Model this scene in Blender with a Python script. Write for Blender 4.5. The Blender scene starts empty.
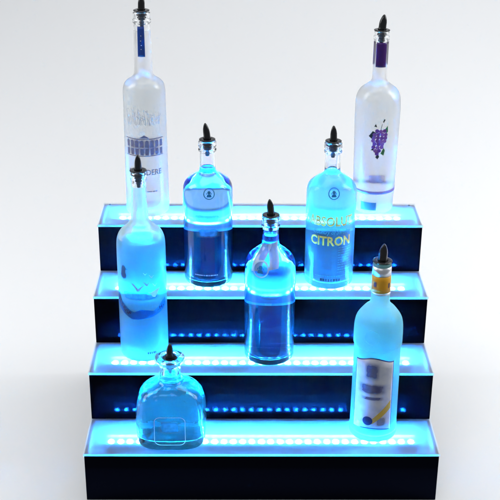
import bpy, bmesh, math, random
from mathutils import Vector, Matrix
random.seed(4)
S = 0.01                                   # all sizes below are in centimetres
PI = math.pi
sc = bpy.context.scene
C = sc.collection
W, D, H = 60.0, 10.757, 9.367              # display width, tread depth, rise
T = 0.46                                   # tread sheet thickness

# ------------------------------------------------------------------ node helpers
def mat(name):
    m = bpy.data.materials.new(name); m.use_nodes = True
    nt = m.node_tree; nt.nodes.clear()
    out = nt.nodes.new('ShaderNodeOutputMaterial')
    return m, nt, out
def nd(nt, typ, **kw):
    n = nt.nodes.new(typ)
    for k, v in kw.items():
        if k in n.inputs: n.inputs[k].default_value = v
        else: setattr(n, k, v)
    return n
def lk(nt, a, b): nt.links.new(a, b)
def rgb(r, g, b): return (r, g, b, 1.0)
def noise_bump(nt, scale, strength, dist=0.0004, detail=3):
    tc = nd(nt, 'ShaderNodeTexCoord')
    nz = nd(nt, 'ShaderNodeTexNoise', Scale=scale, Detail=detail)
    lk(nt, tc.outputs['Object'], nz.inputs['Vector'])
    b = nd(nt, 'ShaderNodeBump', Strength=strength, Distance=dist)
    lk(nt, nz.outputs['Fac'], b.inputs['Height'])
    return b, nz
def principled(name, col, rough=0.5, ior=1.45, bump=None, metallic=0.0, var=0.0, coat=0.0, trans=0.0):
    m, nt, out = mat(name)
    p = nd(nt, 'ShaderNodeBsdfPrincipled')
    p.inputs['Base Color'].default_value = rgb(*col); p.inputs['Roughness'].default_value = rough
    p.inputs['IOR'].default_value = ior; p.inputs['Metallic'].default_value = metallic
    p.inputs['Coat Weight'].default_value = coat
    p.inputs['Transmission Weight'].default_value = trans
    if bump or var:
        b, nz = noise_bump(nt, (bump or (60, .2))[0], (bump or (60, .2))[1])
        if bump: lk(nt, b.outputs[0], p.inputs['Normal'])
        if var:
            mr = nd(nt, 'ShaderNodeMapRange'); mr.inputs['To Min'].default_value = rough - var; mr.inputs['To Max'].default_value = rough + var
            lk(nt, nz.outputs['Fac'], mr.inputs['Value']); lk(nt, mr.outputs[0], p.inputs['Roughness'])
    lk(nt, p.outputs[0], out.inputs[0])
    return m

# ------------------------------------------------------------------ materials
M = {}
M['black'] = principled('black_acrylic', (.002, .002, .003), .085, 1.17, bump=None, var=0)
M['black'].node_tree.nodes['Principled BSDF'].inputs['Specular Tint'].default_value = rgb(.05, .2, 1)
M['black_side'] = principled('black_side_acrylic', (.005, .005, .006), .2, 1.42)
M['white_inner'] = principled('light_box_white', (.10, .12, .16), .5)
M['tape'] = principled('led_tape', (.15, .15, .15), .5)
M['pour'] = principled('pourer_black_plastic', (.008, .008, .010), .16, 1.5, bump=(300, .15), var=.06)
M['plug'] = principled('pourer_black_rubber', (.010, .011, .018), .35, 1.5)
M['paper'] = principled('label_paper', (.8, .8, .8), .6)
M['screw'] = principled('screw_steel', (.35, .36, .38), .3, metallic=1.0)

def led_material():
    m, nt, out = mat('blue_diode')
    e = nd(nt, 'ShaderNodeEmission', Color=rgb(.026, .37, 1.0), Strength=LED)
    lk(nt, e.outputs[0], out.inputs[0]); return m
LED = 4600.0
M['led'] = led_material()

def tread_material():
    m, nt, out = mat('frosted_tread_acrylic')
    b, nz = noise_bump(nt, 900, .12, .00008)
    tr = nd(nt, 'ShaderNodeBsdfTranslucent', Color=rgb(.86, .9, .93))
    rf = nd(nt, 'ShaderNodeBsdfRefraction', Color=rgb(.9, .95, .97), Roughness=.42, IOR=1.3)
    mx = nd(nt, 'ShaderNodeMixShader'); mx.inputs[0].default_value = .93
    lk(nt, tr.outputs[0], mx.inputs[1]); lk(nt, rf.outputs[0], mx.inputs[2])
    df = nd(nt, 'ShaderNodeBsdfDiffuse', Color=rgb(.8, .84, .92)); md = nd(nt, 'ShaderNodeMixShader'); md.inputs[0].default_value = .2
    lk(nt, mx.outputs[0], md.inputs[1]); lk(nt, df.outputs[0], md.inputs[2]); mx = md
    gl = nd(nt, 'ShaderNodeBsdfGlossy', Color=rgb(1, 1, 1), Roughness=.16)
    lk(nt, b.outputs[0], gl.inputs['Normal'])
    fr = nd(nt, 'ShaderNodeFresnel', IOR=1.85)
    m2 = nd(nt, 'ShaderNodeMixShader')
    lk(nt, fr.outputs[0], m2.inputs[0]); lk(nt, mx.outputs[0], m2.inputs[1]); lk(nt, gl.outputs[0], m2.inputs[2])
    lk(nt, m2.outputs[0], out.inputs[0]); return m
M['tread'] = tread_material()
def simple_transparent():
    m, nt, out = mat('tread_underside_clear')
    t = nd(nt, 'ShaderNodeBsdfTransparent', Color=rgb(.97, .985, 1))
    lk(nt, t.outputs[0], out.inputs[0]); return m
M['tread_under'] = simple_transparent()
def tread_edge():
    m, nt, out = mat('tread_edge_acrylic')
    t = nd(nt, 'ShaderNodeBsdfTranslucent', Color=rgb(.95, .98, 1))
    d = nd(nt, 'ShaderNodeBsdfTransparent', Color=rgb(.9, .97, 1))
    g = nd(nt, 'ShaderNodeBsdfGlossy', Roughness=.15)
    mx = nd(nt, 'ShaderNodeMixShader'); mx.inputs[0].default_value = .15
    lk(nt, t.outputs[0], mx.inputs[1]); lk(nt, d.outputs[0], mx.inputs[2])
    m2 = nd(nt, 'ShaderNodeMixShader'); m2.inputs[0].default_value = .05
    lk(nt, mx.outputs[0], m2.inputs[1]); lk(nt, g.outputs[0], m2.inputs[2])
    lk(nt, m2.outputs[0], out.inputs[0]); return m
M['tread_edge'] = tread_edge()

def glass(name, col=(1, 1, 1), rough=0.0, ior=1.48, wav=0.0):
    m, nt, out = mat(name)
    g = nd(nt, 'ShaderNodeBsdfGlass', Color=rgb(*col), Roughness=rough, IOR=ior)
    if wav:
        b, _ = noise_bump(nt, 22, wav, .002, 1); lk(nt, b.outputs[0], g.inputs['Normal'])
    lk(nt, g.outputs[0], out.inputs[0]); return m
def frosted(name, fac, rough, col=(.93, .96, .98), refl=.12, wav=0, wsc=22):
    """acid-etched glass: a blurred see-through share and a share that scatters light through the wall"""
    m, nt, out = mat(name)
    g = nd(nt, 'ShaderNodeBsdfGlass', Color=rgb(*[min(1, c * 1.03) for c in col]), Roughness=rough, IOR=1.35)
    t = nd(nt, 'ShaderNodeBsdfTranslucent', Color=rgb(*col))
    d = nd(nt, 'ShaderNodeBsdfDiffuse', Color=rgb(*col))
    a = nd(nt, 'ShaderNodeMixShader'); a.inputs[0].default_value = refl
    lk(nt, t.outputs[0], a.inputs[1]); lk(nt, d.outputs[0], a.inputs[2])
    if wav:
        bp, _ = noise_bump(nt, wsc, wav, .002, 1); lk(nt, bp.outputs[0], g.inputs['Normal'])
    b = nd(nt, 'ShaderNodeMixShader'); b.inputs[0].default_value = fac
    lk(nt, g.outputs[0], b.inputs[1]); lk(nt, a.outputs[0], b.inputs[2])
    lk(nt, b.outputs[0], out.inputs[0]); return m
M['glass'] = glass('clear_bottle_glass', (.985, .995, 1), wav=.06)
M['glass_in_wavy'] = glass('handmade_glass_inside', (1, 1, 1), wav=.7)
M['glass_in'] = glass('bottle_glass_inside', (1, 1, 1), wav=.06)
M['glass_wavy'] = None
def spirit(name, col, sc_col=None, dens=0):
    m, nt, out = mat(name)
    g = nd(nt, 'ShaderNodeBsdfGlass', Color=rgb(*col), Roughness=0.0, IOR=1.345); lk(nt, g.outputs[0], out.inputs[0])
    if dens:  # haze standing in for LED glow in the liquid
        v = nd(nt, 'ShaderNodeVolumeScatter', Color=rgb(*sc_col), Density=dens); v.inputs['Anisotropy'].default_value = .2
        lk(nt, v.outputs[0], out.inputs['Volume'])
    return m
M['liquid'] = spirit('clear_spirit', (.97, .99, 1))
M['liquid_glow_blue'] = spirit('spirit_glow_pale_blue', (.42, .74, 1), (.15, .5, 1), 1.7)  # spirits from here on: LED glow painted in as tint and haze
M['liquid_glow_pale'] = spirit('spirit_glow_faint_blue', (.50, .78, 1), (.1, .42, 1), 1.5)
M['liquid_glow_aqua'] = spirit('spirit_glow_aqua', (.42, .84, 1), (.25, .8, 1), 2.6)
M['liquid_glow_azure'] = spirit('spirit_glow_azure', (.20, .84, 1), (.14, .85, 1), 9)
M['liquid_glow_flask'] = spirit('spirit_glow_flask', (.30, .93, 1), (.12, .95, 1), 2.6)
M['liquid_glow_teal'] = spirit('spirit_glow_teal', (.55, .97, 1), (.35, .98, 1), 14)
M['glass_wavy'] = frosted('handmade_bottle_glass', .05, .02, (.97, .99, 1), refl=.3, wav=1.0, wsc=60)
M['frost_tall'] = frosted('frosted_glass_tall', .32, .22, (.97, .985, 1))
M['frost_grape'] = frosted('frosted_glass_grape', .34, .22, (.98, .985, 1))
M['frost_gold'] = frosted('frosted_glass_gold_lettering', .22, .12, (.97, .99, 1), refl=.2)
M['frost_geese'] = frosted('frosted_glass_geese', .40, .20, (.82, .985, 1), refl=.2)  # pale cyan of the LED glow put into the glass colour
M['frost_citrus'] = frosted('frosted_glass_citrus', .8, .34, (.60, .985, 1), refl=.2)  # strong cyan tint paints the LED glow into the glass

def ink(name, col, rough=.45, thin=0.35, metallic=0.0):
    """printed ink: mostly covers, lets a little of the lit glass through"""
    m, nt, out = mat(name)
    p = nd(nt, 'ShaderNodeBsdfPrincipled'); p.inputs['Base Color'].default_value = rgb(*col)
    p.inputs['Roughness'].default_value = rough; p.inputs['Metallic'].default_value = metallic
    t = nd(nt, 'ShaderNodeBsdfTranslucent', Color=rgb(*[c ** .6 for c in col]))
    x = nd(nt, 'ShaderNodeMixShader'); x.inputs[0].default_value = thin
    lk(nt, p.outputs[0], x.inputs[1]); lk(nt, t.outputs[0], x.inputs[2])
    lk(nt, x.outputs[0], out.inputs[0]); return m
M['gold'] = ink('gold_ink', (.80, .47, .05), .4, .12)
M['teal_ink'] = ink('teal_ink', (.05, .30, .36), .4, .5)
M['navy_ink'] = ink('navy_ink', (.02, .05, .22), .4, .3)
M['dark_ink'] = ink('dark_ink', (.03, .04, .07), .4, .3)
M['grey_ink'] = ink('grey_violet_ink', (.33, .34, .52), .4, .6)
M['pale_ink'] = ink('pale_etched_ink', (.74, .79, .9), .5, .6)
M['white_ink'] = ink('white_ink', (.8, .84, .9), .4, .6)
M['blue_foil'] = ink('blue_neck_foil', (.012, .06, .33), .3, .12)
M['purple_foil'] = ink('purple_neck_foil', (.055, .01, .15), .3, .12)
M['orange_foil'] = ink('orange_neck_foil', (.92, .47, .02), .4, .25)
M['silver'] = principled('silver_band', (.75, .78, .84), .38, metallic=1.0)
M['purple'] = ink('purple_grape_ink', (.30, .11, .48), .4, .55)
M['purple2'] = ink('violet_grape_ink', (.44, .19, .58), .4, .55)
M['green'] = ink('green_leaf_ink', (.08, .30, .12), .4, .5)
M['olive'] = ink('dark_leaf_ink', (.035, .05, .05), .4, .4)
M['band_purple'] = ink('lilac_band_ink', (.48, .38, .72), .4, .6)
M['lilac'] = ink('lilac_name_ink', (.55, .47, .75), .4, .6)
M['teal_block'] = ink('blue_grey_print', (.16, .32, .45), .4, .5)
M['rose'] = ink('rose_white_ink', (.75, .62, .72), .4, .6)
M['goose_blue'] = ink('slate_blue_ink', (.06, .20, .42), .4, .5)
M['mount'] = ink('blue_mountain_ink', (.03, .22, .55), .4, .65)
M['mount_dark'] = ink('dark_mountain_ink', (.02, .04, .16), .4, .4)
M['yellow'] = ink('yellow_ribbon_ink', (.85, .62, .12), .5, .3)
M['seal_grey'] = ink('grey_seal_print', (.75, .90, .95), .5, .6)
M['seal_blue'] = ink('blue_seal_ink', (.05, .30, .52), .4, .5)

def smudge_label():
    """white paper whose print is too soft to read"""
    m, nt, out = mat('soft_printed_paper')
    tc = nd(nt, 'ShaderNodeTexCoord')
    nz = nd(nt, 'ShaderNodeTexNoise', Scale=55, Detail=2)
    lk(nt, tc.outputs['Object'], nz.inputs['Vector'])
    r = nd(nt, 'ShaderNodeValToRGB')
    r.color_ramp.elements[0].position = .3; r.color_ramp.elements[0].color = rgb(.70, .75, .90)
    r.color_ramp.elements[1].position = .62; r.color_ramp.elements[1].color = rgb(.88, .90, .98)
    lk(nt, nz.outputs['Fac'], r.inputs[0])
    p = nd(nt, 'ShaderNodeBsdfPrincipled', Roughness=.5); lk(nt, r.outputs[0], p.inputs['Base Color'])
    t = nd(nt, 'ShaderNodeBsdfTranslucent'); lk(nt, r.outputs[0], t.inputs['Color'])
    x = nd(nt, 'ShaderNodeMixShader'); x.inputs[0].default_value = .35
    lk(nt, p.outputs[0], x.inputs[1]); lk(nt, t.outputs[0], x.inputs[2]); lk(nt, x.outputs[0], out.inputs[0])
    return m
M['soft_paper'] = smudge_label()

def soft_patch(name, col, cover=.9, scale=120):
    """print with a feathered outline (UV 0..1 over the patch), mottled inside like faded print"""
    m, nt, out = mat(name)
    uv = nd(nt, 'ShaderNodeUVMap')
    sx = nd(nt, 'ShaderNodeSeparateXYZ'); lk(nt, uv.outputs[0], sx.inputs[0])
    def edge(sock):
        a = nd(nt, 'ShaderNodeMath', operation='SUBTRACT'); lk(nt, sock, a.inputs[0]); a.inputs[1].default_value = .5
        b = nd(nt, 'ShaderNodeMath', operation='ABSOLUTE'); lk(nt, a.outputs[0], b.inputs[0])
        c = nd(nt, 'ShaderNodeMapRange', interpolation_type='SMOOTHSTEP'); lk(nt, b.outputs[0], c.inputs['Value'])
        c.inputs['From Min'].default_value = .5; c.inputs['From Max'].default_value = .18
        return c.outputs[0]
    e = nd(nt, 'ShaderNodeMath', operation='MULTIPLY'); lk(nt, edge(sx.outputs[0]), e.inputs[0]); lk(nt, edge(sx.outputs[1]), e.inputs[1])
    tc = nd(nt, 'ShaderNodeTexCoord')
    nz = nd(nt, 'ShaderNodeTexNoise', Scale=scale, Detail=1); lk(nt, tc.outputs['Object'], nz.inputs['Vector'])
    c = nd(nt, 'ShaderNodeMapRange'); lk(nt, nz.outputs['Fac'], c.inputs['Value'])
    c.inputs['From Min'].default_value = .35; c.inputs['From Max'].default_value = .6
    c.inputs['To Min'].default_value = .6; c.inputs['To Max'].default_value = cover
    f = nd(nt, 'ShaderNodeMath', operation='MULTIPLY'); lk(nt, e.outputs[0], f.inputs[0]); lk(nt, c.outputs[0], f.inputs[1])
    tp = nd(nt, 'ShaderNodeBsdfTransparent')
    p = nd(nt, 'ShaderNodeBsdfDiffuse', Color=rgb(*col)); t = nd(nt, 'ShaderNodeBsdfTranslucent', Color=rgb(*col))
    x = nd(nt, 'ShaderNodeMixShader'); x.inputs[0].default_value = .6
    lk(nt, p.outputs[0], x.inputs[1]); lk(nt, t.outputs[0], x.inputs[2])
    y = nd(nt, 'ShaderNodeMixShader'); lk(nt, f.outputs[0], y.inputs[0]); lk(nt, tp.outputs[0], y.inputs[1]); lk(nt, x.outputs[0], y.inputs[2])
    lk(nt, y.outputs[0], out.inputs[0]); return m
M['soft_blue'] = soft_patch('faded_blue_print', (.16, .52, .80), .85)
M['soft_navy'] = soft_patch('faded_navy_print', (.16, .22, .50), .8)
M['soft_violet'] = soft_patch('faded_violet_print', (.20, .22, .45))
M['soft_grey'] = soft_patch('faded_grey_print', (.42, .46, .60), .7)
M['soft_white'] = soft_patch('faded_white_print', (.85, .9, .95), .7)
M['soft_lilac'] = soft_patch('faded_lilac_print', (.50, .42, .72), .8)

# ------------------------------------------------------------------ object helpers
def link(o, parent=None):
    C.objects.link(o)
    if parent: o.parent = parent
    return o
def mesh_obj(name, bm, mats, parent=None, smooth=False, bevel=0, loc=None):
    me = bpy.data.meshes.new(name); bmesh.ops.recalc_face_normals(bm, faces=bm.faces[:]); bm.to_mesh(me); bm.free()
    for m in (mats if isinstance(mats, (list, tuple)) else [mats]): me.materials.append(m)
    if smooth:
        for p in me.polygons: p.use_smooth = True
    o = bpy.data.objects.new(name, me); link(o, parent)
    if loc: o.location = loc
    if bevel:
        b = o.modifiers.new('bevel', 'BEVEL'); b.width = bevel * S; b.segments = 2; b.limit_method = 'ANGLE'
    return o
def raw(name, verts, faces, mats, parent=None, smooth=True, fmat=None, uvs=None):
    me = bpy.data.meshes.new(name)
    me.from_pydata([Vector(v) * S for v in verts], [], faces)
    for m in (mats if isinstance(mats, (list, tuple)) else [mats]): me.materials.append(m)
    if fmat:
        for p, i in zip(me.polygons, fmat): p.material_index = i
    for p in me.polygons: p.use_smooth = smooth
    if uvs:
        l = me.uv_layers.new(name='UVMap')
        for lp in me.loops: l.data[lp.index].uv = uvs[lp.vertex_index]
    me.update()
    return link(bpy.data.objects.new(name, me), parent)
def box(bm, x0, x1, y0, y1, z0, z1, mi=0):
    vs = [bm.verts.new(Vector((x, y, z)) * S) for x in (x0, x1) for y in (y0, y1) for z in (z0, z1)]
    for f in ((0, 1, 3, 2), (4, 6, 7, 5), (0, 4, 5, 1), (2, 3, 7, 6), (0, 2, 6, 4), (1, 5, 7, 3)):
        fc = bm.faces.new([vs[i] for i in f]); fc.material_index = mi
    return vs
def thing(name, label, cat, loc, rz=0, group=None):
    o = bpy.data.objects.new(name, None); o.empty_display_size = .02; link(o)
    o.location = Vector(loc) * S; o.rotation_euler = (0, 0, rz)
    o['label'] = label; o['category'] = cat
    if group: o['group'] = group
    return o

# ------------------------------------------------------------------ the setting: a white studio sweep
def sweep():
    z0 = -H - .02
    prof = [(-9, z0 - 3), (-9, z0), (0, z0), (47, z0)]
    R = 180
    for i in range(1, 25):
        a = i / 24 * PI / 2
        prof.append((47 + R * math.sin(a), z0 + R * (1 - math.cos(a))))
    prof.append((47 + R, z0 + 330))
    vs, fs = [], []
    for (y, z) in prof: vs += [(-330, y, z), (330, y, z)]
    for i in range(len(prof) - 1):
        a = 2 * i; fs.append((a, a + 1, a + 3, a + 2))
    m, nt, out = mat('white_studio_paper')
    b, nz = noise_bump(nt, 90, .05, .0005)
    p = nd(nt, 'ShaderNodeBsdfPrincipled', Roughness=.9); p.inputs['Base Color'].default_value = rgb(.80, .81, .825)
    p.inputs['Specular IOR Level'].default_value = .1
    lk(nt, b.outputs[0], p.inputs['Normal']); lk(nt, p.outputs[0], out.inputs[0])
    o = raw('backdrop', vs, fs, m, smooth=True)
    o['kind'] = 'structure'
sweep()

# ------------------------------------------------------------------ the lit stepped display
disp = thing('bottle_display', 'stepped black acrylic bar shelf with four glowing blue frosted treads', 'display shelf', (0, 0, -H))
def P(z): return z + H          # children are placed from the display's base
def side_outline(x0, x1):
    pts = [(.35, 0)]
    for k in range(4):
        y = k * D + .35; zt = P(k * H) - T - .01
        pts.append((y, zt)); pts.append(((k + 1) * D + .35 if k < 3 else 4 * D - .1, zt))
    pts.append((4 * D - .1, 0))
    bm = bmesh.new()
    a = [bm.verts.new(Vector((x0, y, z)) * S) for y, z in pts]; b = [bm.verts.new(Vector((x1, y, z)) * S) for y, z in pts]
    bm.faces.new(a); bm.faces.new(b[::-1])
    for i in range(len(pts)):
        j = (i + 1) % len(pts); bm.faces.new((a[i], b[i], b[j], a[j]))
    return bm
mesh_obj('side_panel', side_outline(-W/2 + .15, -W/2 + .55), M['black_side'], disp)
mesh_obj('side_panel', side_outline(W/2 - .55, W/2 - .15), M['black_side'], disp)
bm = bmesh.new(); box(bm, -W/2 + .56, W/2 - .56, 4*D - .5, 4*D - .12, .02, P(3*H) - T - .02)
mesh_obj('back_panel', bm, M['black_side'], disp)
for k in range(4):
    y0 = k * D; zt = k * H
    zb = -H if k == 0 else (k - 1) * H + .01
    bm = bmesh.new(); box(bm, -W/2 + .13, W/2 - .13, y0 + .05, y0 + .34, P(zb), P(zt) - T - .01)
    mesh_obj('riser', bm, M['black'], disp, bevel=.04)
    # tread: frosted top face, polished edges, clear underside
    y1 = (k + 1) * D + (.04 if k < 3 else .02)
    nx = 1
    me_v = [(-W/2, y0, P(zt)), (W/2, y0, P(zt)), (W/2, y1, P(zt)), (-W/2, y1, P(zt)),
            (-W/2, y0, P(zt) - T), (W/2, y0, P(zt) - T), (W/2, y1, P(zt) - T), (-W/2, y1, P(zt) - T)]
    tr = raw('tread', me_v, [(0, 1, 2, 3), (7, 6, 5, 4), (0, 4, 5, 1), (1, 5, 6, 2), (2, 6, 7, 3), (3, 7, 4, 0)],
             [M['tread'], M['tread_under'], M['tread_edge']], disp, smooth=False, fmat=[0, 1, 2, 2, 2, 2])
    # white light box below the tread (open on top)
    bm = bmesh.new()
    a0, a1, b0, b1, c0, c1 = -W/2 + .57, W/2 - .57, y0 + .36, y1 - .12 if k < 3 else y1 - .6, P(zt) - 4.6, P(zt) - T - .02
    w = .22
    box(bm, a0, a1, b0, b1, c0, c0 + w)
    box(bm, a0, a0 + w, b0, b1, c0 + w + .002, c1); box(bm, a1 - w, a1, b0, b1, c0 + w + .002, c1)
    box(bm, a0 + w + .002, a1 - w - .002, b0, b0 + w, c0 + w + .002, c1); box(bm, a0 + w + .002, a1 - w - .002, b1 - w, b1, c0 + w + .002, c1)
    mesh_obj('light_box', bm, M['white_inner'], disp)
    # tape of diodes on a raised rail
    yl, dl = y0 + 5.7, 2.2
    bm = bmesh.new(); box(bm, -26.8, 26.8, yl - .55, yl + .55, c0 + w + .003, P(zt) - dl - .3)
    for sy in (-1, 1):
        box(bm, -26.8, 26.8, yl + sy * 1.3 - .06, yl + sy * 1.3 + .06, c0 + w + .003, P(zt) - 1.45)  # unseen baffle walls, added to narrow the band of light
    tape = mesh_obj('led_strip', bm, M['tape'], disp)
    bm = bmesh.new()
    for i in range(33):
        x = -25.9 + i * 51.8 / 32
        x += random.uniform(-.05, .05); h_ = random.uniform(.22, .29)
        box(bm, x - h_, x + h_, yl - .25, yl + .25, P(zt) - dl - .295, P(zt) - dl - .15)
    mesh_obj('diode_row', bm, M['led'], tape)
# two small fixing screws at the back corners of the top tread
for x in (-W/2 + 1.3, W/2 - 1.3):
    bm = bmesh.new(); bmesh.ops.create_cone(bm, cap_ends=True, segments=16, radius1=.22*S, radius2=.18*S, depth=.14*S)
    mesh_obj('screw', bm, M['screw'], disp, smooth=False, loc=Vector((x, 4*D - 1.0, P(3*H) + .075)) * S)

# ------------------------------------------------------------------ bottle helpers
def catmull(pts, n=5):
    out = []
    for i in range(len(pts) - 1):
        p0 = pts[max(i-1, 0)]; p1 = pts[i]; p2 = pts[i+1]; p3 = pts[min(i+2, len(pts)-1)]
        for j in range(n):
            t = j / n; o = []
            for a in (0, 1):
                m1 = (p2[a] - p0[a]) * .5; m2 = (p3[a] - p1[a]) * .5
                # keep monotone-ish: limit the tangents to the segment
                d = p2[a] - p1[a]
                m1 = max(min(m1, 2*abs(d)), -2*abs(d)) if abs(d) > 1e-6 else 0
                m2 = max(min(m2, 2*abs(d)), -2*abs(d)) if abs(d) > 1e-6 else 0
                h = ((2*t**3 - 3*t**2 + 1) * p1[a] + (t**3 - 2*t**2 + t) * m1 + (-2*t**3 + 3*t**2) * p2[a] + (t**3 - t**2) * m2)
                o.append(h)
            out.append(tuple(o))
    out.append(pts[-1]); return out
def section(r, a, shape):
    """a point of the cross-section; shape = (depth ratio, exponent)"""
    q, e = shape
    c, s = math.cos(a), math.sin(a)
    if e == 2: return r * c, r * s * q
    k = (abs(c) ** e + abs(s) ** e) ** (-1 / e)
    return r * c * k, r * s * q * k
def lathe(name, prof, mats, parent, seg=72, fm=None, shapef=None, close=False, smooth=True):
    """prof: list of (r, z). r = 0 closes with a pole."""
    vs, fs, mi, rings = [], [], [], []
    for (r, z) in prof:
        if r < 1e-6: rings.append([len(vs)]); vs.append((0, 0, z))
        else:
            sh = shapef(r, z) if shapef else (1, 2)
            rings.append(list(range(len(vs), len(vs) + seg)))
            for i in range(seg):
                x, y = section(r, 2 * PI * i / seg, sh); vs.append((x, y, z))
    for k in range(len(rings) - 1):
        A, B = rings[k], rings[k+1]; m = fm[k] if fm else 0
        for i in range(seg):
            j = (i + 1) % seg
            if len(A) == 1 and len(B) == 1: continue
            if len(A) == 1: f = (A[0], B[i], B[j])
            elif len(B) == 1: f = (A[i], B[0], A[j])
            else: f = (A[i], B[i], B[j], A[j])
            fs.append(f[::-1] if not close else f[::-1]); mi.append(m)
    if close:
        A, B = rings[-1], rings[0]
        for i in range(seg):
            j = (i + 1) % seg; fs.append((A[i], A[j], B[j], B[i])); mi.append(0)
    o = raw(name, vs, fs, mats, parent, smooth=smooth, fmat=mi)
    bm = bmesh.new(); bm.from_mesh(o.data); bmesh.ops.recalc_face_normals(bm, faces=bm.faces[:]); bm.to_mesh(o.data); bm.free()
    return o
def rz_of(prof, z):
    """outer radius at height z"""
    best = prof[0][0]
    for (r1, z1), (r2, z2) in zip(prof, prof[1:]):
        if z1 <= z <= z2 and z2 > z1: return r1 + (r2 - r1) * (z - z1) / (z2 - z1)
    return prof[-1][0]

class Bottle:
    def __init__(self, label, loc, outer, lip_z, wall=.32, base=.8, level=None, frost=None, rz=0, shapef=None, glassm=None, punt=.4, liquid='liquid', clear_from=None, inner_r_neck=None, cat='bottle', name='spirit_bottle'):
        self.t = thing(name, label, cat, loc, rz)
        self.prof = catmull(outer, 6)          # list of (r, z) going up
        self.shapef = shapef
        top = self.prof[-1]
        # inner surface going down
        inner = []
        for (r, z) in reversed(self.prof):
            if z < base: break
            w = wall if r > 2.2 else max(.24, wall * .75)
            inner.append((max(r - w, .25), z))
        # smooth the lip ridges away inside the neck
        inner = [(min(r, self.bore(z, inner)), z) for r, z in inner]
        zb = inner[-1][1]; rb = inner[-1][0]
        floor = [(rb * .93, zb - .12), (rb * .8, zb - .2), (rb * .5, zb - .08 + punt * .3), (0, zb + punt * .5)]
        under = [(0, punt), (self.prof[0][0] * .55, punt * .7), (self.prof[0][0] * .86, .05)]
        full = under + self.prof + [((top[0] + inner[0][0]) / 2, top[1] + .06)] + inner + floor
        n_out = len(under) + len(self.prof) - 1
        fm = [0 if 3 < i < n_out else 1 for i in range(len(full) - 1)]   # the foot itself is clear
        if clear_from: fm = [2 if (m_ == 0 and full[i][1] > clear_from and i < n_out) else m_ for i, m_ in enumerate(fm)]
        self.body = lathe('glass_body', full, [glassm or (M[frost] if frost else M['glass']), M['glass_in_wavy'] if glassm else M['glass_in'], M['glass']], self.t, fm=fm, shapef=shapef)
        # the spirit inside, a hair wider than the cavity
        lv = level if level else inner[0][1] - 3
        li = [(r + .012, z) for r, z in inner if z < lv]
        rt = li[0][0]
        liq = [(0, lv - .10), (rt * .6, lv - .10), (rt * .9, lv - .05), (rt, lv)] + li + [(a + .01 if a else 0, b - .012) for a, b in floor]
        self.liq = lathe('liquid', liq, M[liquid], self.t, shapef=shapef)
    def bore(self, z, inner):
        zt = inner[0][1]
        if z > zt - 4.0:
            return min(r for r, zz in inner if zz > zt - 4.0)
        return 99
    def surf(self, th, z, off):
        """point on the outside of the bottle: th = angle to the right of the front (radians)"""
        r = rz_of(self.prof, z)
        a = th - PI / 2
        sh = self.shapef(r, z) if self.shapef else (1, 2)
        x, y = section(r, a, sh)
        k = 1 + off / max(math.hypot(x, y), .1)
        return (x * k, y * k, z)
    def patch(self, name, th0, th1, z0, z1, m, nx=24, nz=10, off=.03, thick=.015, parent=None, outline=None):
        """a sheet of print following the glass; outline(u) -> (zlow, zhigh) as fractions"""
        vs, fs, uv = [], [], []
        soft = m.name.startswith('faded')
        for lay in ((0,) if soft else (0, 1)):
            for j in range(nz + 1):
                for i in range(nx + 1):
                    u = i / nx; v = j / nz
                    lo, hi = outline(u) if outline else (0, 1)
                    vv = lo + (hi - lo) * v
                    vs.append(self.surf(th0 + (th1 - th0) * u, z0 + (z1 - z0) * vv, off + lay * thick)); uv.append((u, v))
        n = (nx + 1) * (nz + 1)
        if soft:
            fs = [(j*(nx+1)+i, j*(nx+1)+i+1, (j+1)*(nx+1)+i+1, (j+1)*(nx+1)+i) for j in range(nz) for i in range(nx)]
            return raw(name, vs, fs, m, parent or self.t, uvs=uv)
        idx = lambda l, i, j: l * n + j * (nx + 1) + i
        for j in range(nz):
            for i in range(nx):
                fs.append((idx(1, i, j), idx(1, i+1, j), idx(1, i+1, j+1), idx(1, i, j+1)))
                fs.append((idx(0, i, j+1), idx(0, i+1, j+1), idx(0, i+1, j), idx(0, i, j)))
        for i in range(nx):
            fs.append((idx(0, i, 0), idx(0, i+1, 0), idx(1, i+1, 0), idx(1, i, 0)))
            fs.append((idx(1, i, nz), idx(1, i+1, nz), idx(0, i+1, nz), idx(0, i, nz)))
        for j in range(nz):
            fs.append((idx(1, 0, j), idx(1, 0, j+1), idx(0, 0, j+1), idx(0, 0, j)))
            fs.append((idx(0, nx, j), idx(0, nx, j+1), idx(1, nx, j+1), idx(1, nx, j)))
        return raw(name, vs, fs, m, parent or self.t, uvs=uv)
    def polys(self, name, polys, m, off=.05, thick=.012, parent=None, th=0.0, zc=0.0):
        """flat outlines in centimetres (s along the girth, z up) wrapped on the glass; polys = list of (outline, material index)"""
        bm = bmesh.new()
        for pts, mi in polys:
            f = bm.faces.new([bm.verts.new((x, y, 0)) for x, y in pts]); f.material_index = mi
        self._wrap(name, bm, m, off, thick, parent, th, zc); return self.last
    def _wrap(self, name, bm, m, off, thick, parent, th, zc):
        bmesh.ops.triangulate(bm, faces=bm.faces[:])
        for _ in range(3):
            es = [e for e in bm.edges if e.calc_length() > .55]
            if es:
                bmesh.ops.subdivide_edges(bm, edges=es, cuts=1); bmesh.ops.triangulate(bm, faces=bm.faces[:])
        bmesh.ops.recalc_face_normals(bm, faces=bm.faces[:])
        if bm.faces and sum(f.normal.z for f in bm.faces) < 0: bmesh.ops.reverse_faces(bm, faces=bm.faces[:])
        src = list(bm.faces)
        ret = bmesh.ops.extrude_face_region(bm, geom=src)
        top = {v for v in ret['geom'] if isinstance(v, bmesh.types.BMVert)}
        for v in bm.verts:
            z = zc + v.co.y; r = max(rz_of(self.prof, z), .5)
            v.co = Vector(self.surf(th + v.co.x / r, z, off + (thick if v in top else 0))) * S
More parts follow.
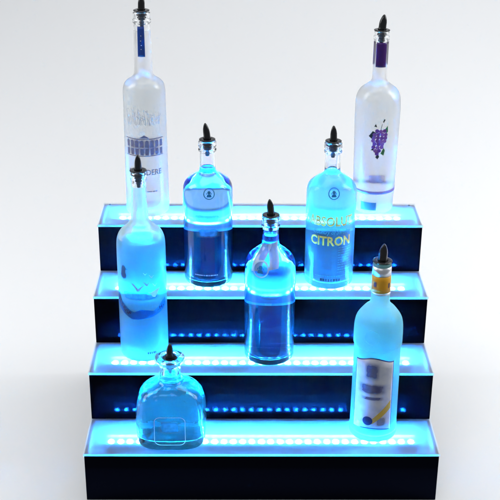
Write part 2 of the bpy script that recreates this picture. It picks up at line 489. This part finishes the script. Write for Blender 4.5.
        self.last = mesh_obj(name, bm, m, parent or self.t)
    def text(self, name, s, size, th, zc, m, off=.05, wide=1.0, bold=0.0, parent=None, shear=0.0, thick=.012):
        cu = bpy.data.curves.new('t', 'FONT'); cu.body = s; cu.size = size; cu.align_x = 'CENTER'; cu.align_y = 'CENTER'
        cu.offset = bold; cu.shear = shear; cu.resolution_u = 2
        to = bpy.data.objects.new('t', cu); C.objects.link(to)
        dg = bpy.context.evaluated_depsgraph_get(); me = to.evaluated_get(dg).to_mesh()
        bm = bmesh.new(); bm.from_mesh(me); to.evaluated_get(dg).to_mesh_clear()
        bpy.data.objects.remove(to); bpy.data.curves.remove(cu)
        for v in bm.verts: v.co.x *= wide; v.co.z = 0
        bmesh.ops.remove_doubles(bm, verts=bm.verts[:], dist=1e-4)
        self._wrap(name, bm, m, off, thick, parent, th, zc); return self.last
    def spout(self, z, tilt=0.0, collar=1.45, h=2.7, turn=0.0, r0=.62, plug_r=1.0, flat=False):
        """black plastic pourer: blade-like spout, collar disc, ribbed stopper in the neck"""
        sp_n, vs, fs = 24, [], []
        lv = [(0, 1.15, 1.1), (.10, 1.0, 1.0), (.25, .98, .95), (.45, .97, .88), (.62, .86, .78), (.78, .66, .64), (.90, .45, .48), (.97, .26, .3), (1.0, .10, .14)]
        for (t, a, b) in lv:
            for i in range(sp_n):
                an = 2 * PI * i / sp_n
                vs.append((a * r0 * math.cos(an) + tilt * h * t ** 1.2, b * r0 * math.sin(an) * 1.0 - .05 * t, .09 + h * t))
        for k in range(len(lv) - 1):
            for i in range(sp_n):
                j = (i + 1) % sp_n; fs.append((k*sp_n+i, k*sp_n+j, (k+1)*sp_n+j, (k+1)*sp_n+i))
        fs.append(tuple(range((len(lv)-1)*sp_n, len(lv)*sp_n))); fs.append(tuple(range(sp_n))[::-1])
        po = raw('pour_spout', vs, fs, M['pour'], self.t); po.location = Vector((0, 0, z)) * S; po.rotation_euler = (0, 0, turn)
        c = collar
        lathe('collar', [(0, .10), (c*.55, .11), (c*.62, .14), (c*.9, .12), (c*.985, .07), (c, 0), (c*.97, -.07), (c*.8, -.09), (0, -.09)], M['pour'], po, seg=48)
        pr, q = [(0, -.10)], plug_r
        zc = -.10
        pr.append((q*.92, zc))
        for i in range(4):
            qa = q * (1 - i*.13)
            pr += [(qa, zc - .08), (qa*1.0, zc - .22), (qa*.72, zc - .34), (qa*.70, zc - .46)]; zc -= .5
        pr += [(q*.36, zc - .05), (q*.32, zc - .8), (q*.22, zc - .9), (0, zc - .92)]
        lathe('stopper', pr, M['plug'], po, seg=40)
        return po

def step_z(k): return (k - 1) * H
GAP = .012
def base_loc(x, y, k): return (x, y, step_z(k) + GAP)
front = lambda x: math.atan2((-3.73 - x), 165)      # unused turn, kept at 0 for most bottles

def dashes(x0, x1, z, h, n, seed):
    random.seed(seed); o = []; x = x0; w = (x1 - x0) / n
    for i in range(n):
        l = w * random.uniform(.45, .8); o.append(([(x, z), (x + l, z), (x + l, z + h), (x, z + h)], 0)); x += w
    return o
# ---------- top tread, left: tall frosted bottle with a blue neck strip
b1 = Bottle('tall white frosted bottle with a blue strip down its neck, left on the top tread', base_loc(-21.2, 39.58, 4),
    [(3.55, .02), (3.9, .18), (4.02, .6), (4.03, 2), (3.97, 10), (3.92, 16), (3.86, 21.5), (3.86, 23.2), (3.65, 24.5), (3.05, 25.3), (2.1, 25.95), (1.68, 26.9), (1.58, 30), (1.48, 34.5), (1.45, 35.55), (1.63, 35.8), (1.65, 36.25), (1.52, 36.5), (1.52, 37.4), (1.42, 37.6)],
    37.6, base=1.3, level=26.2, frost='frost_tall', clear_from=34.4)
b1.spout(37.85, tilt=.03, turn=.2, plug_r=1.05)
nl = b1.patch('neck_label', -.50, .34, 29.9, 35.3, M['blue_foil'], nx=12)
b1.polys('neck_print', [([(-.06 + dx, z), (.10 + dx, z), (.10 + dx, z + .12), (-.06 + dx, z + .12)], 0) for dx, z in [(0.0, 31.2), (.05, 31.9), (-.05, 32.7), (.02, 33.6)]], M['white_ink'], parent=nl, th=-.1, off=.05)
# etched bare trees
tw = []
random.seed(2)
for i in range(22):
    x = -3.2 + i * .3 + random.uniform(-.1, .1); h = random.uniform(1.2, 3.4)
    l = random.uniform(-.5, .5)
    tw.append(([(x, 18.0 + random.uniform(-.4, .3)), (x + .09, 18.0), (x + l + .05, 18 + h), (x + l, 18 + h)], 0))
    for j in range(3):
        zz = 18.3 + h * random.uniform(.2, .8); q = random.uniform(-.6, .6); tw.append(([(x, zz), (x + .02, zz + .07), (x + q, zz + abs(q) * .7 + .06), (x + q, zz + abs(q) * .7)], 0))
b1.polys('etched_trees', tw, M['pale_ink'])
# arcade of a pillared house, faded
ho = []
for i in range(8):
    x = -3.5 + i * .93
    ho += [([(x, 12.3), (x + .62, 12.3), (x + .62, 13.5), (x, 13.5)], 0), ([(x, 13.75), (x + .62, 13.75), (x + .62, 14.9), (x + .31, 15.15), (x, 14.9)], 0)]
ho += [([(-3.8, 15.25), (3.9, 15.25), (3.9, 15.4), (-3.8, 15.4)], 0), ([(-3.8, 12.05), (3.9, 12.05), (3.9, 12.2), (-3.8, 12.2)], 0), ([(-.9, 15.5), (1.0, 15.5), (.05, 16.1)], 0)]
fl = b1.patch('front_label', -1.0, 1.0, 11.7, 16.0, M['soft_violet'], off=.02)
b1.polys('house_print', ho, M['grey_ink'], parent=fl)
b1.text('name_print', 'BELVEDERE', 1.5, 0.0, 8.9, M['grey_ink'], wide=.86, bold=.02)
b1.polys('small_print', dashes(-.6, 2.4, 5.1, .22, 6, 1), M['grey_ink'])

# ---------- top tread, right: frosted bottle with grapes
b2 = Bottle('tall white frosted bottle with a purple grape bunch, right on the top tread', base_loc(21.55, 40.98, 4),
    [(3.3, .02), (3.62, .2), (3.74, .7), (3.78, 2), (3.88, 4), (4.04, 11.6), (4.18, 19), (4.14, 21.0), (3.98, 22.2), (3.4, 23.35), (2.35, 24.2), (1.55, 24.9), (1.33, 26.0), (1.31, 29), (1.31, 32.3), (1.42, 32.6), (1.43, 33.1), (1.33, 33.3), (1.34, 33.8), (1.27, 34.0)],
    34.0, base=1.2, level=24.6, frost='frost_grape', clear_from=31.9)
b2.spout(34.2, tilt=.10, plug_r=.98, r0=.7)
b2.patch('neck_label', -.78, .72, 27.7, 32.2, M['purple_foil'], nx=16)
b2.patch('neck_label', 1.2, 1.85, 28.0, 32.2, M['purple_foil'], nx=8)
b2.patch('neck_label', -2.0, -1.3, 28.0, 32.2, M['purple_foil'], nx=8)
gp = []
random.seed(8)
def disc(x, y, r, n=12): return [(x + r * math.cos(2*PI*i/n), y + r * math.sin(2*PI*i/n)) for i in range(n)]
rows = [(3, 0.3), (4, .2), (4, 0.1), (4, 0), (3, -.05), (3, -.2), (2, -.25), (1, -.3)]
z = 16.6
for n, sh in rows:
    for i in range(n):
        gp.append((disc(sh + (i - (n-1)/2) * .68 + random.uniform(-.06, .06), z + random.uniform(-.06, .06), .37), random.choice((0, 0, 1))))
    z -= .62
gl_ = [([(-1.9, 15.6), (-1.2, 16.6), (-.5, 16.3), (-.6, 15.4), (-1.3, 15.1)], 1), ([(.9, 16.8), (1.5, 17.6), (1.6, 16.5), (1.25, 16.1)], 0),
       ([(.4, 12.3), (.9, 13.4), (1.2, 12.9), (1.0, 11.9)], 0), ([(-1.4, 12.9), (-1.0, 13.5), (-.8, 12.9)], 1), ([(.55, 18.4), (.75, 18.9), (1.0, 18.8), (.7, 18.2)], 1),
       ([(-1.0, 17.5), (-.7, 18.0), (-.45, 17.4)], 1), ([(-.5, 11.6), (-.1, 12.4), (.2, 11.7), (-.1, 11.2)], 1), ([(0.2, 16.9), (.28, 16.9), (.5, 18.0), (.42, 18.0)], 1)]
b2.polys('leaf_print', gl_, [M['green'], M['olive']], off=.06)
for i, g in enumerate(gp): pass
b2.polys('grape_print', gp[0::2], [M['purple'], M['purple2']], off=.075)
b2.polys('grape_print', gp[1::2], [M['purple2'], M['purple']], off=.095)
b2.patch('name_print', -.55, .55, 6.1, 8.4, M['soft_lilac'], nx=14, off=.03)
b2.patch('purple_ring', -PI, PI, 4.15, 4.75, M['band_purple'], nx=72, nz=2)
b2.patch('small_print', -.75, .05, .9, 2.5, M['teal_block'], nx=14)

# ---------- third tread, left: clear bottle with blurred blue words
litre = [(3.9, .02), (4.22, .15), (4.38, .5), (4.42, 1.2), (4.44, 8), (4.46, 15.5), (4.44, 17.3), (4.36, 18.3), (3.92, 19.25), (2.8, 20.15), (1.8, 20.85), (1.42, 21.5), (1.36, 24.6), (1.56, 24.85), (1.6, 25.15), (1.42, 25.35), (1.42, 25.55), (1.6, 25.8), (1.6, 26.4), (1.48, 26.65)]
b3 = Bottle('clear glass bottle with faded blue lettering, left on the third tread up', base_loc(-9.53, 29.25, 3),
    [(r * 1.0, z) for r, z in litre], 26.65, base=1.1, level=21.9, liquid='liquid_glow_pale')
b3.spout(26.9, tilt=-.12, h=2.9, plug_r=1.06)
b3.patch('name_print', -.72, .70, 12.7, 14.6, M['soft_blue'], nx=20)
b3.patch('name_print', -.55, .60, 9.9, 11.9, M['soft_blue'], nx=20)
b3.polys('small_print', dashes(-2.4, 1.9, 2.5, .2, 15, 3), M['white_ink'])

# ---------- third tread, right: frosted bottle with gold words
b4 = Bottle('frosted glass bottle with gold lettering and a round blue seal, on the third tread up', base_loc(12.54, 28.64, 3),
    [(r, z) for r, z in litre], 26.65, base=1.1, level=21.9, wall=.6, clear_from=22.8, frost='frost_gold', liquid='liquid_glow_aqua')
b4.spout(26.9, tilt=-.03, turn=.5, plug_r=1.06)
b4.text('name_print', 'ABSOLUT', 2.5, -.05, 13.3, M['gold'], wide=.78, bold=.07)
b4.text('script_print', 'Country of Sweden', 1.15, 0.0, 11.35, M['teal_ink'], wide=.78, bold=.01, shear=.35)
b4.text('name_print', 'CITRON', 2.4, -.05, 9.55, M['gold'], wide=.86, bold=.07)
ring = []
for i in range(24):
    a0, a1 = 2*PI*i/24, 2*PI*(i+1)/24
    ring.append(([(1.0*math.cos(a0), 1.0*math.sin(a0)), (1.0*math.cos(a1), 1.0*math.sin(a1)), (.84*math.cos(a1), .84*math.sin(a1)), (.84*math.cos(a0), .84*math.sin(a0))], 0))
head = [(disc(0, .25, .30), 0), ([(-.45, -.55), (.45, -.55), (.28, -.05), (-.28, -.05)], 0), ([(-.5, .1), (-.36, .3), (-.36, -.2)], 0), ([(.5, .1), (.36, .3), (.36, -.2)], 0)]
sl = b4.polys('round_seal', ring, M['seal_blue'], th=.02, zc=18.6)
b4.polys('seal_head', head, M['seal_blue'], th=.02, zc=18.6, parent=sl)
b4.polys('small_print', dashes(-1.9, 1.9, 1.75, .5, 8, 6), M['dark_ink'])
b4.polys('small_print', dashes(-2.9, 2.9, 2.7, .14, 18, 7), M['teal_ink'])
sm = []
random.seed(5)
for i in range(11):
    zz = 8.3 - i * .48; x = 1.2
    while x < 3.6:
        l = random.uniform(.2, .6); sm.append(([(x, zz), (x + l, zz), (x + l, zz + .1), (x, zz + .1)], 0)); x += l + .16
b4.polys('fine_print', sm, M['teal_ink'])

# ---------- second tread, left: frosted bottle with geese
b5 = Bottle('tall frosted bottle with flying geese printed on it, left on the second tread', base_loc(-20.78, 18.47, 2),
    [(3.7, .02), (4.05, .2), (4.22, .8), (4.25, 2), (4.22, 10), (4.20, 19.5), (4.17, 21.3), (4.0, 22.5), (3.45, 23.6), (2.3, 24.65), (1.6, 25.7), (1.38, 27.3), (1.28, 30), (1.24, 32.3), (1.36, 32.6), (1.38, 33.1), (1.3, 33.4), (1.3, 34.0), (1.22, 34.2)],
    34.2, base=1.9, level=22.3, wall=.6, clear_from=31.5, frost='frost_geese', liquid='liquid_glow_azure')
b5.spout(34.42, tilt=.02, turn=-.4, plug_r=.95, r0=.6)
goose = [(-.75, 0), (-.45, .55), (-.5, 1.15), (-.25, 1.75), (.1, 2.0), (.42, 1.85), (.55, 1.55), (1.0, 1.25), (.55, 1.2), (.45, .7), (.75, .1), (.55, -.5), (0, -.75), (-.5, -.5)]
b5.polys('goose_print', [([(x * .95, y * .95) for x, y in goose], 0)], M['goose_blue'], th=-.74, zc=16.6)
wing = [(-1.2, .9), (-.75, .75), (0, -.15), (.7, .3), (1.15, .35), (.6, -.05), (.35, -.55), (-.1, -.7), (-.45, -.2)]
def bird(x, y, s, f=1): return [(x + f * a * s, y + b * s) for a, b in wing]
b5.polys('flying_birds', [(bird(-.4, 14.6, .95), 0), (bird(1.15, 15.3, .55), 0), (bird(2.0, 16.6, .42), 0), (bird(2.6, 14.9, .42), 0), (bird(2.5, 13.3, 1.05, -1), 1), (bird(.9, 17.2, .3), 1)], [M['rose'], M['white_ink']])
mt = [(-5.2, 12.2), (-4.6, 12.9), (-3.9, 11.6), (-3.0, 10.9), (-2.0, 10.2), (-1.2, 9.9), (0, 10.5), (1.2, 10.3), (2.2, 10.0), (3.2, 10.6), (4.2, 11.4), (5.2, 11.7), (5.2, 10.2), (3.6, 9.4), (2, 8.9), (0, 8.6), (-1.6, 8.5), (-3.2, 9.2), (-5.2, 10.4)]
b5.polys('mountain_print', [(mt, 0), ([(-5.1, 12.1), (-4.5, 12.7), (-3.7, 11.3), (-2.6, 10.3), (-1.4, 9.7), (-2.3, 9.3), (-3.6, 10.0), (-5.1, 11.2)], 1), ([(3.0, 10.2), (4.0, 11.0), (4.9, 11.2), (4.9, 10.5), (4.0, 10.0), (3.0, 9.7)], 1)], [M['mount'], M['mount_dark']], off=.04)
b5.patch('shore_print', -1.1, 1.1, 12.0, 14.0, M['soft_blue'], off=.02)
b5.polys('small_print', dashes(.9, 2.6, 1.7, .36, 5, 9), M['dark_ink'], off=.06)

# ---------- second tread, middle: clear bottle with a grey paper seal over the shoulder
b6 = Bottle('clear glass bottle with grey ribbons over its shoulder, middle of the second tread', base_loc(1.46, 17.39, 2),
    [p for p in litre if p[1] < 16] + [(4.36, 17.5), (4.2, 18.6), (3.8, 19.5), (2.85, 20.4), (1.85, 21.2), (1.46, 21.9)] + [p for p in litre if p[1] > 22], 26.65, base=1.2, level=23.5, liquid='liquid_glow_blue')
b6.spout(26.9, tilt=-.10, turn=.25, h=2.8, plug_r=1.06, collar=1.5)
def strap(th0, z0, th1, z1, w, name, m):
    vs, fs = [], []
    n = 20
    for lay in (0, 1):
        for i in range(n + 1):
            t = i / n; th = th0 + (th1 - th0) * t; z = z0 + (z1 - z0) * t
            for s_ in (-1, 1):
                r = rz_of(b6.prof, z)
                vs.append(b6.surf(th + s_ * w / 2 / max(r, 1.5), z + s_ * .15, .04 + .03 * lay))
    q = 2 * (n + 1)
    for i in range(n):
        a = 2 * i
        fs += [(q+a, q+a+1, q+a+3, q+a+2), (a+2, a+3, a+1, a), (a, q+a, q+a+2, a+2), (a+1, a+3, q+a+3, q+a+1)]
    return raw(name, vs, fs, m, b6.t)
strap(-.55, 22.0, -.62, 18.0, 1.9, 'paper_ribbon', M['seal_grey'])
strap(.35, 22.3, .10, 18.6, 1.7, 'paper_ribbon', M['seal_grey'])
sl = b6.polys('round_seal', [([(x * 1.45, y * 1.45) for x, y in [p for p in r_]], 0) for r_, _ in ring], M['seal_grey'], th=-.42, zc=18.5, off=.09)
b6.polys('seal_head', [([(x * 1.2, y * 1.2) for x, y in p], 0) for p, _ in head], M['seal_blue'], th=-.42, zc=18.5, parent=sl, off=.10)
b6.patch('name_print', -.5, .5, 13.0, 14.8, M['soft_blue'], nx=16)

# ---------- bottom tread, left: squat flask of thick glass
def flask_shape(r, z):
    t = max(0, min(1, (r - 2.0) / 2.6))
    return (1 - .18 * t, 2 + 1.3 * t)
b7 = Bottle('squat round shouldered clear flask of thick glass with a flared lip, on the bottom tread', base_loc(-15.41, 5.5, 1),
    [(5.2, .02), (5.55, .15), (5.78, .55), (5.9, 1.4), (5.95, 2.5), (5.93, 4.6), (5.85, 6.3), (5.65, 7.5), (5.25, 8.7), (4.35, 9.85), (3.1, 10.65), (2.1, 11.2), (1.78, 11.9), (1.72, 13.4), (1.75, 14.2), (2.15, 14.9), (2.42, 15.3), (2.45, 15.55), (2.3, 15.7)],
    15.7, wall=.65, base=1.7, level=12.4, shapef=flask_shape, liquid='liquid_glow_flask', glassm=M['glass_wavy'], punt=.5, name='squat_bottle')
b7.spout(15.35, tilt=0.02, h=2.6, plug_r=1.1, collar=1.5, r0=.6)
fr = []
cx, cy, ww, hh, rr = 0, 4.3, 2.7, 3.0, .8
def rrect(w, h, r, n=5):
    o = []
    for (sx, sy, a) in ((1, 1, 0), (-1, 1, PI/2), (-1, -1, PI), (1, -1, 1.5*PI)):
        for i in range(n + 1):
            b = a + PI/2 * i / n; o.append((sx * (w - r) + r * math.cos(b), sy * (h - r) + r * math.sin(b)))
    return o
o1, o2 = rrect(2.5, 2.7, .9), rrect(2.42, 2.62, .85)
for i in range(len(o1)):
    j = (i + 1) % len(o1); fr.append(([o1[i], o1[j], o2[j], o2[i]], 0))
b7.polys('label_outline', fr, M['pale_ink'], zc=4.0, off=.02)
b7.patch('faded_label', -.36, .36, 3.4, 6.2, M['soft_blue'], nx=16, off=.02)

# ---------- bottom tread, right: frosted bottle with a paper label
b8 = Bottle('frosted bottle with orange neck foil and paper label, right on the bottom tread', base_loc(19.37, 7.34, 1),
    [(3.65, .02), (3.95, .15), (4.06, .5), (4.05, .95), (4.12, 1.1), (4.12, 1.3), (4.02, 1.5), (4.0, 3), (3.95, 10), (3.90, 17.3), (4.07, 17.65), (4.08, 18.3), (4.08, 19.6), (4.02, 21.0), (3.7, 22.4), (2.65, 23.9), (1.85, 24.7), (1.56, 25.5), (1.53, 29.9), (1.5, 30.4), (1.5, 32.0), (1.4, 32.2)],
    32.2, base=1.0, level=22.9, wall=.5, frost='frost_citrus', rz=-.16, liquid='liquid_glow_teal')
b8.spout(32.45, tilt=.05, plug_r=1.05, collar=1.6, h=2.9, r0=.75)
b8.patch('silver_band', -PI, PI, 30.15, 31.7, M['silver'], nx=48, nz=2, off=.04)
nl = b8.patch('neck_label', -PI, PI, 27.2, 30.1, M['orange_foil'], nx=48, nz=3, off=.05)
b8.patch('silver_band', -PI, PI, 26.75, 27.12, M['silver'], nx=48, nz=1, off=.05)
b8.patch('neck_print', -.9, -.35, 28.0, 29.4, M['soft_navy'], nx=8, off=.08, parent=nl)
b8.patch('neck_print', .75, 1.15, 27.8, 29.2, M['soft_navy'], nx=8, off=.08, parent=nl)
arch = lambda u: (.0 + .035 * math.cos((u - .5) * PI), 1.0 - .03 + .03 * math.cos((u - .5) * PI * 2))
th0, th1 = -.92, .80
lb = b8.patch('label_border', th0 - .035, th1 + .035, 2.3, 16.45, M['navy_ink'], nx=28, off=.03, outline=arch)
pp = b8.patch('front_label', th0, th1, 2.5, 16.25, M['soft_paper'], nx=28, off=.055, outline=arch)
b8.patch('crest_print', -.52, .24, 11.9, 15.8, M['soft_navy'], nx=12, off=.08, parent=pp)
b8.patch('name_print', -.85, .62, 9.3, 11.7, M['soft_violet'], nx=24, off=.08, parent=pp)
b8.patch('small_print', -.62, .5, 8.3, 9.1, M['soft_violet'], nx=24, off=.08, parent=pp)
b8.polys('yellow_ribbon', [([(-.6, 4.2), (-.1, 3.7), (3.05, 6.6), (3.05, 8.2)], 0)], M['yellow'], parent=pp, off=.08)
b8.polys('yellow_ribbon', [([(-3.3, 2.95), (-2.3, 2.85), (-2.1, 3.6), (-3.0, 4.2)], 0)], M['yellow'], parent=pp, off=.08)
b8.polys('round_seal', [(disc(-.85, 4.3, .85, 24), 0)], M['navy_ink'], parent=pp, off=.10)
b8.patch('small_print', .10, .62, 3.1, 5.3, M['soft_grey'], nx=10, off=.08, parent=pp)
rg = []
for i in range(24):
    a0, a1 = 2*PI*i/24, 2*PI*(i+1)/24
    rg.append(([(1.35*math.cos(a0), 1.35*math.sin(a0)), (1.35*math.cos(a1), 1.35*math.sin(a1)), (1.22*math.cos(a1), 1.22*math.sin(a1)), (1.22*math.cos(a0), 1.22*math.sin(a0))], 0))
sl3 = b3.polys('round_seal', ring, M['seal_blue'], th=.08, zc=18.3)
b3.polys('seal_head', head, M['seal_blue'], th=.08, zc=18.3, parent=sl3)
em = b8.polys('embossed_seal', rg, M['frost_citrus'], th=-.22, zc=20.2, off=.0, thick=.16)
b8.text('embossed_print', 'HOLLAND', .8, .45, 19.4, M['frost_citrus'], wide=1.1, off=0, thick=.08) if False else None

# ------------------------------------------------------------------ lights
def area(name, loc, target, sx, sy, power, col=(1, 1, 1), spread=PI):
    l = bpy.data.lights.new(name, 'AREA'); l.shape = 'RECTANGLE'; l.size = sx * S; l.size_y = sy * S
    l.energy = power; l.color = col; l.spread = spread
    o = bpy.data.objects.new(name, l); C.objects.link(o)
    o.location = Vector(loc) * S
    d = Vector(target) - Vector(loc); o.rotation_euler = d.to_track_quat('-Z', 'Y').to_euler()
    return o
area('softbox_back', (40, 75, 200), (20, 118, 0), 260, 80, 18.5)
area('softbox_right', (150, 40, 110), (70, 25, -10), 60, 130, 20)
area('softbox_left', (-150, 30, 110), (-75, 20, -10), 60, 130, 15.5)
area('front_fill', (-60, -140, 190), (0, 15, 10), 120, 70, 5)  # added fill to lift the labels, no source known there
w = bpy.data.worlds.new('World'); sc.world = w; w.use_nodes = True
w.node_tree.nodes['Background'].inputs[0].default_value = rgb(.9, .95, 1); w.node_tree.nodes['Background'].inputs[1].default_value = .22

# ------------------------------------------------------------------ camera
cx, cy, cz, pit, yaw, roll, f = -3.7314, -156.8982, 108.2703, .4232, .0097, .0062, 1116.43
fwd = Vector((math.sin(yaw) * math.cos(pit), math.cos(yaw) * math.cos(pit), -math.sin(pit)))
right = Vector((math.cos(yaw), -math.sin(yaw), 0)); up = right.cross(fwd)
r2 = right * math.cos(roll) + up * math.sin(roll); u2 = -right * math.sin(roll) + up * math.cos(roll)
cam = bpy.data.cameras.new('camera'); co = bpy.data.objects.new('camera', cam); C.objects.link(co)
m = Matrix((r2, u2, -fwd)).transposed().to_4x4(); m.translation = Vector((cx, cy, cz)) * S
co.matrix_world = m
cam.sensor_width = 36; cam.lens = 36 * f / 500; cam.clip_start = .01; cam.clip_end = 50
sc.camera = co

sc.view_settings.view_transform = 'Standard'; sc.view_settings.look = 'None'; sc.view_settings.exposure = 0; sc.view_settings.gamma = 1
cy_ = sc.cycles
cy_.max_bounces = 24; cy_.transmission_bounces = 20; cy_.glossy_bounces = 5; cy_.diffuse_bounces = 12; cy_.transparent_max_bounces = 16
cy_.sample_clamp_indirect = 600; cy_.blur_glossy = 1.0; cy_.use_denoising = True
cy_.volume_bounces = 2
cy_.use_adaptive_sampling = True; cy_.adaptive_threshold = .02
